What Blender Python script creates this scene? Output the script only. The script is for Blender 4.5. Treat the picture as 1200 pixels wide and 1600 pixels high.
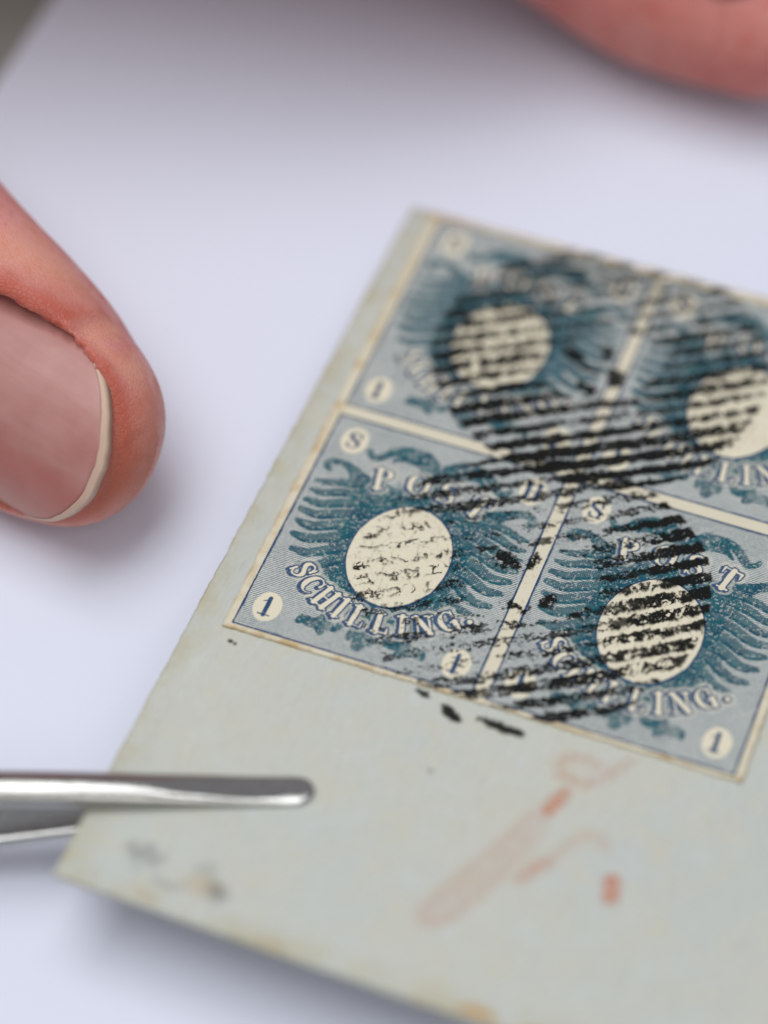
import bpy, math
import numpy as np
from mathutils import Matrix, Vector

# ------------------------------------------------------------------ scene, camera, light (1 unit = 1 cm)
sc = bpy.context.scene
for o in list(bpy.data.objects):
    bpy.data.objects.remove(o)
COL = sc.collection

TILT = math.radians(6.0)
CT, ST = math.cos(TILT), math.sin(TILT)
Z0 = 0.03 + 4.75 * ST
PAPER = Matrix(((1, 0, 0, 0), (0, CT, ST, 0), (0, -ST, CT, Z0), (0, 0, 0, 1)))   # the cover is held up at its near edge

cam_d = bpy.data.cameras.new('camera')
cam = bpy.data.objects.new('camera', cam_d)
COL.objects.link(cam)
RW = ((0.93712, 0.34832, -0.02174), (0.27397, -0.77281, -0.57245), (-0.2162, 0.5305, -0.81965))
CAMPOS = (5.3277, -10.0526, 18.0812)
cam.matrix_world = Matrix((
    (RW[0][0], -RW[1][0], -RW[2][0], CAMPOS[0]),
    (RW[0][1], -RW[1][1], -RW[2][1], CAMPOS[1]),
    (RW[0][2], -RW[1][2], -RW[2][2], CAMPOS[2]),
    (0, 0, 0, 1)))
cam_d.sensor_fit = 'VERTICAL'
cam_d.sensor_height = 360.0
cam_d.sensor_width = 270.0
cam_d.lens = 1000.0
cam_d.clip_start = 0.1
cam_d.clip_end = 1000.0
cam_d.dof.use_dof = True
cam_d.dof.focus_distance = 21.12
cam_d.dof.aperture_fstop = 0.88
sc.camera = cam

w = bpy.data.worlds.new('World')
sc.world = w
w.use_nodes = True
w.node_tree.nodes['Background'].inputs['Color'].default_value = (0.86, 0.90, 1.0, 1)
w.node_tree.nodes['Background'].inputs['Strength'].default_value = 0.35


def area(name, loc, target, sx, sy, energy, color):
    d = bpy.data.lights.new(name, 'AREA')
    d.shape = 'RECTANGLE'
    d.size, d.size_y, d.energy, d.color = sx, sy, energy, color
    o = bpy.data.objects.new(name, d)
    COL.objects.link(o)
    o.location = loc
    o.rotation_euler = (Vector(target) - Vector(loc)).to_track_quat('-Z', 'Y').to_euler()
    return o


area('window_light', (-8, 2.5, 42), (0, 1, 0), 36, 24, 13100, (0.95, 0.97, 1.0))
area('room_light', (18, -20, 34), (1, 2, 0), 20, 20, 2300, (1.0, 0.97, 0.93))

sc.view_settings.view_transform = 'Standard'
sc.view_settings.look = 'None'
sc.view_settings.exposure = 0.0
sc.view_settings.gamma = 1.0
sc.cycles.transparent_max_bounces = 12


# ------------------------------------------------------------------ helpers
def empty(name, mat=None, parent=None):
    o = bpy.data.objects.new(name, None)
    o.empty_display_size = 0.3
    COL.objects.link(o)
    if parent:
        o.parent = parent
    if mat is not None:
        o.matrix_local = mat
    return o


def tag(o, label=None, cat=None, group=None, kind=None):
    for k, v in (('label', label), ('category', cat), ('group', group), ('kind', kind)):
        if v:
            o[k] = v
    return o


def mesh_np(name, verts, quads, mat=None, smooth=True, attrs=None):
    verts = np.ascontiguousarray(verts, np.float32)
    quads = np.ascontiguousarray(quads, np.int32)
    me = bpy.data.meshes.new(name)
    me.vertices.add(len(verts))
    me.vertices.foreach_set('co', verts.ravel())
    n = quads.shape[1]
    me.loops.add(quads.size)
    me.loops.foreach_set('vertex_index', quads.ravel())
    me.polygons.add(len(quads))
    me.polygons.foreach_set('loop_start', np.arange(0, quads.size, n, dtype=np.int32))
    me.polygons.foreach_set('loop_total', np.full(len(quads), n, np.int32))
    me.polygons.foreach_set('use_smooth', np.full(len(quads), smooth, bool))
    for k, a in (attrs or {}).items():
        a = np.asarray(a, np.float32)
        if a.ndim == 1:
            at = me.attributes.new(k, 'FLOAT', 'POINT')
            at.data.foreach_set('value', np.ascontiguousarray(a))
        else:
            at = me.attributes.new(k, 'FLOAT_COLOR', 'POINT')
            at.data.foreach_set('color', np.ascontiguousarray(a).ravel())
    if mat:
        me.materials.append(mat)
    me.update(calc_edges=True)
    return me


def obj(name, me, parent=None):
    o = bpy.data.objects.new(name, me)
    COL.objects.link(o)
    if parent:
        o.parent = parent
    return o


def compact(V, Q, attrs):
    used = np.unique(Q)
    remap = np.full(len(V), -1, np.int64)
    remap[used] = np.arange(len(used))
    return V[used], remap[Q], {k: a[used] for k, a in attrs.items()}


def vnoise(x, y, seed):
    r = np.random.RandomState(seed)
    T = r.rand(256, 256)
    xi = np.floor(x).astype(int)
    yi = np.floor(y).astype(int)
    fx, fy = x - xi, y - yi
    fx = fx * fx * (3 - 2 * fx)
    fy = fy * fy * (3 - 2 * fy)
    a, b = T[yi % 256, xi % 256], T[yi % 256, (xi + 1) % 256]
    c, d = T[(yi + 1) % 256, xi % 256], T[(yi + 1) % 256, (xi + 1) % 256]
    return (a * (1 - fx) + b * fx) * (1 - fy) + (c * (1 - fx) + d * fx) * fy


def fbm(x, y, s, seed, octv=4, gain=0.55):
    t, amp, tot = 0.0, 1.0, 0.0
    for k in range(octv):
        t = t + amp * vnoise(x * s + 17.3 * k, y * s + 9.1 * k, seed + k)
        tot += amp
        amp *= gain
        s *= 2.03
    return t / tot


def sstep(a, b, x):
    t = np.clip((x - a) / (b - a), 0, 1)
    return t * t * (3 - 2 * t)


# ------------------------------------------------------------------ materials
class NT:
    def __init__(self, name):
        self.m = bpy.data.materials.new(name)
        self.m.use_nodes = True
        self.n = self.m.node_tree.nodes
        self.l = self.m.node_tree.links
        self.bsdf = self.n['Principled BSDF']
        self.out = self.n['Material Output']

    def node(self, t, **kw):
        x = self.n.new(t)
        for k, v in kw.items():
            setattr(x, k, v)
        return x

    def put(self, sock, v):
        if isinstance(v, bpy.types.NodeSocket):
            self.l.new(v, sock)
        elif isinstance(v, (tuple, list)) and len(v) == 3 and sock.type == 'RGBA':
            sock.default_value = (*v, 1)
        else:
            sock.default_value = v

    def coord(self, which='Object'):
        return self.node('ShaderNodeTexCoord').outputs[which]

    def math(self, op, a, b=0.0, c=None, clamp=False):
        x = self.node('ShaderNodeMath', operation=op, use_clamp=clamp)
        self.put(x.inputs[0], a)
        self.put(x.inputs[1], b)
        if c is not None:
            self.put(x.inputs[2], c)
        return x.outputs[0]

    def vmath(self, op, a, b):
        x = self.node('ShaderNodeVectorMath', operation=op)
        self.put(x.inputs[0], a)
        self.put(x.inputs[1], b)
        return x.outputs[0]

    def noise(self, vec, scale, detail=3.0, rough=0.55, dist=0.0):
        x = self.node('ShaderNodeTexNoise')
        self.put(x.inputs['Vector'], vec)
        x.inputs['Scale'].default_value = scale
        x.inputs['Detail'].default_value = detail
        x.inputs['Roughness'].default_value = rough
        x.inputs['Distortion'].default_value = dist
        return x.outputs['Fac']

    def ramp(self, v, lo, hi, a=0.0, b=1.0):
        x = self.node('ShaderNodeMapRange', interpolation_type='SMOOTHSTEP')
        self.put(x.inputs['Value'], v)
        x.inputs['From Min'].default_value = lo
        x.inputs['From Max'].default_value = hi
        x.inputs['To Min'].default_value = a
        x.inputs['To Max'].default_value = b
        return x.outputs['Result']

    def mix(self, f, a, b, mode='MIX'):
        x = self.node('ShaderNodeMix', data_type='RGBA', blend_type=mode)
        self.put(x.inputs['Factor'], f)
        self.put(x.inputs['A'], a)
        self.put(x.inputs['B'], b)
        return x.outputs['Result'] if 'Result' in x.outputs and x.outputs['Result'].type == 'RGBA' else x.outputs[2]

    def attr(self, name, out='Fac'):
        return self.node('ShaderNodeAttribute', attribute_name=name).outputs[out]

    def bump(self, h, strength, dist):
        x = self.node('ShaderNodeBump')
        self.put(x.inputs['Height'], h)
        x.inputs['Strength'].default_value = strength
        x.inputs['Distance'].default_value = dist
        self.l.new(x.outputs['Normal'], self.bsdf.inputs['Normal'])
        return x

    def set(self, **kw):
        if 'Metallic' not in kw:
            self.bsdf.inputs['Specular IOR Level'].default_value = 0.2
        for k, v in kw.items():
            self.put(self.bsdf.inputs[k.replace('_', ' ')], v)
        return self.m


def mix_fix(nt, f, a, b, mode='MIX'):
    x = nt.node('ShaderNodeMix', data_type='RGBA', blend_type=mode)
    x.clamp_factor = True
    nt.put(x.inputs[0], f)
    nt.put(x.inputs[6], a)
    nt.put(x.inputs[7], b)
    return x.outputs[2]


NT.mix = mix_fix


def mat_sheet():
    n = NT('white_paper')
    c = n.coord()
    f = n.noise(c, 0.35, 2)
    col = n.mix(f, (0.730, 0.750, 0.850), (0.755, 0.772, 0.862))
    n.bump(n.noise(c, 45, 4, 0.6), 0.12, 0.01)
    return n.set(Base_Color=col, Roughness=0.75)


def mat_desk():
    n = NT('grey_green_desk')
    c = n.coord()
    col = n.mix(n.noise(c, 1.5, 5), (0.27, 0.265, 0.235), (0.33, 0.325, 0.29))
    return n.set(Base_Color=col, Roughness=0.6)


def mat_cover():
    n = NT('old_letter_paper')
    c = n.coord()
    big = n.noise(c, 0.55, 3, 0.5)
    mid = n.noise(c, 3.2, 5, 0.62)
    fine = n.noise(c, 60, 4, 0.7)
    base = n.mix(n.ramp(big, 0.32, 0.68), (0.532, 0.555, 0.518), (0.565, 0.570, 0.495))
    base = n.mix(n.ramp(mid, 0.45, 0.70, 0, 0.8), base, (0.575, 0.555, 0.455))
    base = n.mix(n.ramp(mid, 0.46, 0.26, 0, 0.6), base, (0.58, 0.61, 0.60))
    fib = n.noise(n.vmath('MULTIPLY', c, (1.0, 0.22, 1.0)), 26, 5, 0.7, 1.2)
    base = n.mix(n.ramp(fib, 0.54, 0.70, 0, 0.34), base, (0.66, 0.67, 0.64))
    base = n.mix(n.ramp(fib, 0.45, 0.30, 0, 0.30), base, (0.36, 0.37, 0.33))
    base = n.mix(n.ramp(fine, 0.55, 0.8, 0, 0.18), base, (0.33, 0.34, 0.30))
    toned = n.math('MULTIPLY', n.attr('edge_tone'), n.ramp(n.noise(c, 2.6, 6, 0.7), 0.36, 0.64, 0.08, 1.0))
    base = n.mix(toned, base, (0.485, 0.45, 0.315))
    speck = n.ramp(n.noise(c, 22, 3, 0.5), 0.71, 0.77, 0, 0.55)
    base = n.mix(speck, base, (0.30, 0.27, 0.20))
    h = n.math('ADD', n.math('ADD', n.math('MULTIPLY', mid, 0.9), n.math('MULTIPLY', fine, 0.35)), n.math('MULTIPLY', fib, 0.6))
    n.bump(h, 0.45, 0.025)
    return n.set(Base_Color=base, Roughness=0.82)


def stain(n, c, centre, rad, soft):
    d = n.node('ShaderNodeVectorMath', operation='DISTANCE')
    n.put(d.inputs[0], c)
    d.inputs[1].default_value = centre
    dd = n.math('ADD', d.outputs['Value'], n.math('MULTIPLY', n.noise(c, 5, 4), soft))
    return n.ramp(dd, rad + soft * 0.5, rad * 0.3 + soft * 0.5)


def mat_margin():
    n = NT('gummed_stamp_paper')
    c = n.coord()
    a = n.noise(c, 2.6, 5, 0.62)
    b = n.noise(c, 70, 4, 0.7)
    col = n.mix(a, (0.66, 0.60, 0.44), (0.72, 0.67, 0.53))
    brown = n.math('MULTIPLY', n.attr('edge_tone'), n.ramp(n.noise(c, 3.4, 5, 0.7), 0.42, 0.66, 0.05, 0.9))
    col = n.mix(brown, col, (0.50, 0.33, 0.13))
    col = n.mix(n.ramp(b, 0.55, 0.8, 0, 0.2), col, (0.42, 0.37, 0.26))
    n.bump(n.math('ADD', n.math('MULTIPLY', a, 0.6), n.math('MULTIPLY', b, 0.4)), 0.25, 0.012)
    return n.set(Base_Color=col, Roughness=0.8)


def mat_print():
    """the engraved print: R teal ink, G navy ink, B ruled ground, A low where oval creases are darkened"""
    n = NT('stamp_print')
    oi = n.node('ShaderNodeObjectInfo')
    c = n.vmath('ADD', n.coord(), n.vmath('MULTIPLY', oi.outputs['Location'], (3.1, 2.3, 0.0)))
    sep = n.node('ShaderNodeSeparateColor')
    at = n.node('ShaderNodeAttribute', attribute_name='ink')
    n.put(sep.inputs[0], at.outputs['Color'])
    teal, navy, ground = sep.outputs[0], sep.outputs[1], sep.outputs[2]
    a = n.noise(c, 2.4, 5, 0.6)
    fine = n.noise(c, 75, 3, 0.7)
    paper = n.mix(a, (0.71, 0.645, 0.475), (0.77, 0.71, 0.55))
    paper = n.mix(n.ramp(fine, 0.56, 0.8, 0, 0.16), paper, (0.40, 0.36, 0.27))
    # faint blue plate tone between the ruled lines
    tint = n.mix(n.noise(c, 5, 4), (0.560, 0.590, 0.560), (0.62, 0.635, 0.59))
    col = n.mix(n.math('MULTIPLY', ground, 0.88), paper, tint)
    xyz = n.node('ShaderNodeSeparateXYZ')
    n.put(xyz.inputs[0], n.coord())
    wob = n.math('MULTIPLY', n.math('SUBTRACT', n.noise(c, 6, 2), 0.5), 0.012)
    ph = n.math('FRACT', n.math('MULTIPLY', n.math('ADD', xyz.outputs[1], wob), 1.0 / 0.0165))
    line = n.math('ABSOLUTE', n.math('SUBTRACT', ph, 0.5))
    brk = n.noise(c, 38, 3, 0.65)
    line = n.ramp(n.math('ADD', line, n.math('MULTIPLY', n.math('SUBTRACT', brk, 0.5), 0.42)), 0.30, 0.17)
    hatch = n.math('MULTIPLY', line, n.math('MULTIPLY', ground, n.ramp(n.noise(c, 3.0, 4), 0.2, 0.75, 1.0, 0.7)))
    col = n.mix(hatch, col, (0.060, 0.095, 0.125))
    # ink with dry specks
    dry = n.ramp(n.noise(c, 48, 4, 0.7), 0.56, 0.75, 1.0, 0.35)
    teal_col = n.mix(n.ramp(n.noise(c, 9, 4, 0.6), 0.3, 0.7), (0.006, 0.064, 0.102), (0.014, 0.112, 0.134))
    col = n.mix(n.math('MULTIPLY', teal, dry), col, teal_col)
    dryn = n.ramp(n.noise(c, 40, 4, 0.7), 0.58, 0.72, 1.0, 0.15)
    navy_col = n.mix(n.noise(c, 6, 3), (0.020, 0.050, 0.135), (0.030, 0.085, 0.165))
    col = n.mix(n.math('MULTIPLY', navy, dryn), col, navy_col)
    col = n.mix(n.math('MULTIPLY', n.math('SUBTRACT', 1.0, at.outputs['Alpha']), 0.75), col, (0.33, 0.31, 0.24))
    n.bump(n.math('ADD', n.math('MULTIPLY', fine, 0.4), n.math('MULTIPLY', teal, 0.35)), 0.3, 0.008)
    return n.set(Base_Color=col, Roughness=0.72)


def mat_ink(name, colour, rough=0.8, strength=1.0, grain=55, lo=0.56, hi=0.74, dry_to=0.2):
    n = NT(name)
    c = n.coord()
    a = n.attr('ink')
    dry = n.ramp(n.noise(c, grain, 4, 0.7), lo, hi, 1.0, dry_to)
    al = n.math('MULTIPLY', n.math('MULTIPLY', a, dry), strength, clamp=True)
    n.set(Base_Color=colour, Roughness=rough, Alpha=al)
    n.bsdf.inputs['Specular IOR Level'].default_value = 0.05
    return n.m


def mat_skin():
    n = NT('skin')
    c = n.coord()
    a = n.noise(c, 1.3, 4, 0.6)
    b = n.noise(c, 5.5, 4, 0.6)
    base = n.mix(n.ramp(a, 0.3, 0.7), (0.61, 0.205, 0.185), (0.71, 0.335, 0.300))
    base = n.mix(n.ramp(b, 0.45, 0.75, 0, 0.5), base, (0.54, 0.145, 0.105))
    base = n.mix(n.ramp(n.noise(c, 17, 4, 0.65), 0.52, 0.74, 0, 0.35), base, (0.70, 0.42, 0.34))
    base = n.mix(n.ramp(n.noise(c, 11, 4, 0.65), 0.55, 0.75, 0, 0.35), base, (0.44, 0.11, 0.075))
    base = n.mix(n.attr('blush_shade'), base, (0.47, 0.105, 0.065))  # redness around the nail, plus shade painted on the index finger
    base = n.mix(n.attr('pale'), base, (0.78, 0.39, 0.22))
    v = n.node('ShaderNodeTexVoronoi', feature='DISTANCE_TO_EDGE')
    n.put(v.inputs['Vector'], n.vmath('ADD', c, n.vmath('MULTIPLY', n.node('ShaderNodeTexNoise').outputs['Color'], (0.05, 0.05, 0.05))))
    v.inputs['Scale'].default_value = 21.0
    h = n.math('ADD', n.ramp(v.outputs['Distance'], 0.0, 0.12, 0, 0.6), n.math('MULTIPLY', n.noise(c, 30, 4, 0.6), 0.5))
    n.bump(h, 0.50, 0.010)
    n.set(Base_Color=base, Roughness=n.ramp(b, 0.3, 0.7, 0.40, 0.58), Subsurface_Weight=0.45, Subsurface_Scale=0.25)
    n.bsdf.inputs['Subsurface Radius'].default_value = (1.0, 0.35, 0.2)
    n.bsdf.inputs['Specular IOR Level'].default_value = 0.35
    return n.m


def mat_nail():
    n = NT('fingernail')
    c = n.coord('Object')
    at = n.node('ShaderNodeAttribute', attribute_name='nail_uv')
    sep = n.node('ShaderNodeSeparateColor')
    n.put(sep.inputs[0], at.outputs['Color'])
    ridge = n.node('ShaderNodeTexNoise')
    comb = n.node('ShaderNodeCombineXYZ')
    n.put(comb.inputs[0], n.math('MULTIPLY', sep.outputs[0], 0.8))
    n.put(comb.inputs[1], n.math('MULTIPLY', sep.outputs[1], 8.0))
    n.put(ridge.inputs['Vector'], comb.outputs[0])
    ridge.inputs['Scale'].default_value = 1.0
    ridge.inputs['Detail'].default_value = 3
    base = n.mix(n.ramp(n.noise(c, 1.8, 3), 0.3, 0.7), (0.41, 0.170, 0.145), (0.48, 0.235, 0.205))
    base = n.mix(n.ramp(sep.outputs[2], 0.0, 1.0, 0.0, 0.75), base, (0.56, 0.40, 0.27))
    base = n.mix(n.ramp(ridge.outputs['Fac'], 0.4, 0.7, 0, 0.14), base, (0.58, 0.36, 0.33))
    base = n.mix(n.ramp(sep.outputs[1], -0.02, -0.22, 0.0, 0.55), base, (0.45, 0.130, 0.100))  # redder lower half: boundary of a reflection painted into the nail colour
    n.bump(ridge.outputs['Fac'], 0.22, 0.02)
    n.set(Base_Color=base, Roughness=0.36, Subsurface_Weight=0.15, Subsurface_Scale=0.1)
    n.bsdf.inputs['Specular IOR Level'].default_value = 0.38
    return n.m


def mat_nail_edge():
    n = NT('nail_free_edge')
    c = n.coord('Object')
    base = n.mix(n.noise(c, 6, 4, 0.6), (0.54, 0.36, 0.26), (0.64, 0.47, 0.37))
    return n.set(Base_Color=base, Roughness=0.45, Subsurface_Weight=0.1, Subsurface_Scale=0.05)


def mat_steel():
    n = NT('brushed_steel')
    c = n.coord()
    m = n.node('ShaderNodeMapping')
    n.put(m.inputs['Vector'], c)
    m.inputs['Scale'].default_value = (3, 60, 60)
    f = n.noise(m.outputs[0], 1.0, 4, 0.6)
    col = n.mix(f, (0.38, 0.375, 0.35), (0.50, 0.49, 0.46))
    n.bump(f, 0.14, 0.012)
    return n.set(Base_Color=col, Metallic=1.0, Roughness=n.ramp(n.noise(c, 9, 4), 0.3, 0.7, 0.14, 0.24))


M_SHEET, M_DESK, M_COVER, M_MARGIN, M_PRINT = mat_sheet(), mat_desk(), mat_cover(), mat_margin(), mat_print()
M_BLACK = mat_ink('postmark_ink', (0.013, 0.0135, 0.012), 0.85, 0.95)
M_CRAYON = mat_ink('red_crayon', (0.72, 0.24, 0.11), 0.7, 0.62, 20, 0.42, 0.70, 0.35)
M_PENCIL = mat_ink('pencil_lead', (0.15, 0.15, 0.14), 0.6, 0.5, 30, 0.5, 0.7, 0.3)
M_FOXING = mat_ink('foxing_stain', (0.66, 0.36, 0.08), 0.8, 0.85, 12, 0.5, 0.75, 0.5)
M_SKIN, M_NAIL, M_NAILEDGE, M_STEEL = mat_skin(), mat_nail(), mat_nail_edge(), mat_steel()


# ------------------------------------------------------------------ setting: desk and the white sheet on it
def slab(name, corners, z0, z1, mat):
    P = [(x, y, z1) for x, y in corners] + [(x, y, z0) for x, y in corners]
    me = bpy.data.meshes.new(name)
    n = len(corners)
    me.from_pydata(P, [], [list(range(n)), list(range(2 * n - 1, n - 1, -1))] +
                   [[i, i + n, (i + 1) % n + n, (i + 1) % n] for i in range(n)])
    me.materials.append(mat)
    return obj(name, me)


desk = tag(slab('desk_top', [(-70, -60), (70, -60), (70, 60), (-70, 60)], -2.0, -0.042, M_DESK), kind='structure')
# left edge of the sheet runs through (-4.16, 4.77) and (-4.11, 5.89)
sheet = slab('paper_sheet', [(-4.80, -9.0), (24, -9.0), (24, 19.0), (-3.60, 19.0)], -0.040, 0.0, M_SHEET)
tag(sheet, 'large plain white paper sheet lying under the stamps, tweezers and fingers', 'paper sheet')


# ------------------------------------------------------------------ sheets of paper with worn edges
def paper_solid(name, uL, uR, vB, vT, nu, nv, hb, ht, mat, parent, tone, seed, jit, wave=0.0):
    s, t = np.meshgrid(np.linspace(0, 1, nu), np.linspace(0, 1, nv))
    v_l, v_r = vB(np.zeros_like(t)), vB(np.ones_like(t))
    V = (v_l * (1 - s) + v_r * s) * (1 - t) + (vT(s)) * t
    V = vB(s) * (1 - t) + vT(s) * t
    U = uL(t) * (1 - s) + uR(t) * s
    nz = lambda a, k: (fbm(a * 37.0, a * 0 + k, 1.0, seed + k, 5, 0.7) - 0.5) * 2 * jit
    U += nz(t * 3, 1) * (1 - s) ** 30 + nz(t * 3, 2) * s ** 30
    V += nz(s * 3, 3) * (1 - t) ** 30 + nz(s * 3, 4) * t ** 30
    H = np.full_like(U, ht)
    if wave:
        H = H + wave * (fbm(U, V, 0.8, seed + 9, 3) - 0.5)
    n = nu * nv
    top = np.c_[U.ravel(), V.ravel(), H.ravel()]
    bot = top.copy()
    bot[:, 2] += hb - ht
    idx = np.arange(n).reshape(nv, nu)
    q = np.stack([idx[:-1, :-1], idx[:-1, 1:], idx[1:, 1:], idx[1:, :-1]], -1).reshape(-1, 4)
    qb = q[:, ::-1] + n
    ring = np.concatenate([idx[0, :], idx[1:, -1], idx[-1, -2::-1], idx[-2:0:-1, 0]])
    nx = np.roll(ring, -1)
    qs = np.stack([ring, ring + n, nx + n, nx], -1)
    d = np.minimum(np.minimum(U - U.min(1, keepdims=True), U.max(1, keepdims=True) - U),
                   np.minimum(V - V.min(0, keepdims=True), V.max(0, keepdims=True) - V))
    tn = np.clip(1 - d / tone, 0, 1).ravel()
    me = mesh_np(name, np.r_[top, bot], np.r_[q, qb, qs], mat, True, {'edge_tone': np.r_[tn, tn]})
    me.polygons.foreach_set('use_smooth', np.r_[np.ones(len(q) * 2, bool), np.zeros(len(qs), bool)])
    return obj(name, me, parent)


PM = PAPER
cover = empty('letter_cover', PM)
tag(cover, 'worn grey-green folded letter paper held at its corner by the tweezers', 'letter')
paper_solid('letter_paper',
            lambda t: -0.318 + 0.026 * t, lambda t: 5.6 + 0 * t,
            lambda s: -2.455 - 0.06 * np.sin(s * 2.4), lambda s: 4.645 + 0.07 * s,
            220, 260, -0.030, 0.0, M_COVER, cover, 0.24, 3, 0.012)

block = empty('stamp_block', PM)
tag(block, 'blue-grey block of four old one-schilling stamps with black barred postmarks', 'stamps')
W, H, GX, GY = 1.85, 2.2195, 0.1153, 0.1194
paper_solid('stamp_margin_paper',
            lambda t: -0.066 - 0.038 * t, lambda t: 3.885 + 0.02 * t,
            lambda s: -0.050 + 0.010 * s, lambda s: 4.628 + 0.05 * s,
            150, 180, 0.002, 0.021, M_MARGIN, block, 0.13, 21, 0.015)

# ------------------------------------------------------------------ the engraved stamp, drawn once on a fine mesh
STEP = 0.0056
PADU = 0.024
us = np.arange(-PADU, W + PADU + STEP / 2, STEP)
vs = np.arange(-PADU, H + PADU + STEP / 2, STEP)
GU, GV = np.meshgrid(us, vs)
NV, NU = GU.shape
CX, CY = 0.925, 1.02
AA = 0.006


def catmull(pts, n=8):
    P = np.array(pts, float)
    if len(P) < 3:
        return P
    E = np.vstack([2 * P[0] - P[1], P, 2 * P[-1] - P[-2]])
    out = []
    for i in range(1, len(E) - 2):
        for t in np.linspace(0, 1, n, endpoint=False):
            a, b, c, d = E[i - 1], E[i], E[i + 1], E[i + 2]
            out.append(0.5 * (2 * b + (c - a) * t + (2 * a - 5 * b + 4 * c - d) * t * t + (3 * b - a - 3 * c + d) * t ** 3))
    out.append(E[-2])
    return np.array(out)


def stroke_sd(pts, hw, U, V, want=False, pad=0.07):
    """signed distance to a stroke of changing width; optionally the along and across coordinates"""
    P = np.array(pts, float)
    hw = np.interp(np.linspace(0, 1, len(P)), np.linspace(0, 1, len(hw)), hw)
    D = np.full(U.shape, 9.0)
    S = np.zeros(U.shape)
    A = np.zeros(U.shape)
    L = 0.0
    u0, v0, du = U[0, 0], V[0, 0], U[0, 1] - U[0, 0]
    for i in range(len(P) - 1):
        p, q = P[i], P[i + 1]
        r = max(hw[i], hw[i + 1]) + pad
        i0 = max(int((min(p[0], q[0]) - r - u0) / du), 0)
        i1 = min(int((max(p[0], q[0]) + r - u0) / du) + 2, U.shape[1])
        j0 = max(int((min(p[1], q[1]) - r - v0) / du), 0)
        j1 = min(int((max(p[1], q[1]) + r - v0) / du) + 2, U.shape[0])
        ln = math.hypot(q[0] - p[0], q[1] - p[1])
        if i1 <= i0 or j1 <= j0 or ln < 1e-6:
            L += ln
            continue
        e = (q - p) / ln
        x, y = U[j0:j1, i0:i1] - p[0], V[j0:j1, i0:i1] - p[1]
        t = np.clip(x * e[0] + y * e[1], 0, ln)
        ac = -x * e[1] + y * e[0]
        d = np.hypot(x - t * e[0], y - t * e[1]) - (hw[i] + (hw[i + 1] - hw[i]) * t / ln)
        sub = D[j0:j1, i0:i1]
        m = d < sub
        sub[m] = d[m]
        if want:
            S[j0:j1, i0:i1][m] = (L + t)[m]
            A[j0:j1, i0:i1][m] = ac[m]
        L += ln
    return (D, S, A) if want else D


def arc(cx, cy, rx, ry, a0, a1, n=14):
    a = np.radians(np.linspace(a0, a1, n))
    return np.c_[cx + rx * np.cos(a), cy + ry * np.sin(a)]


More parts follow.
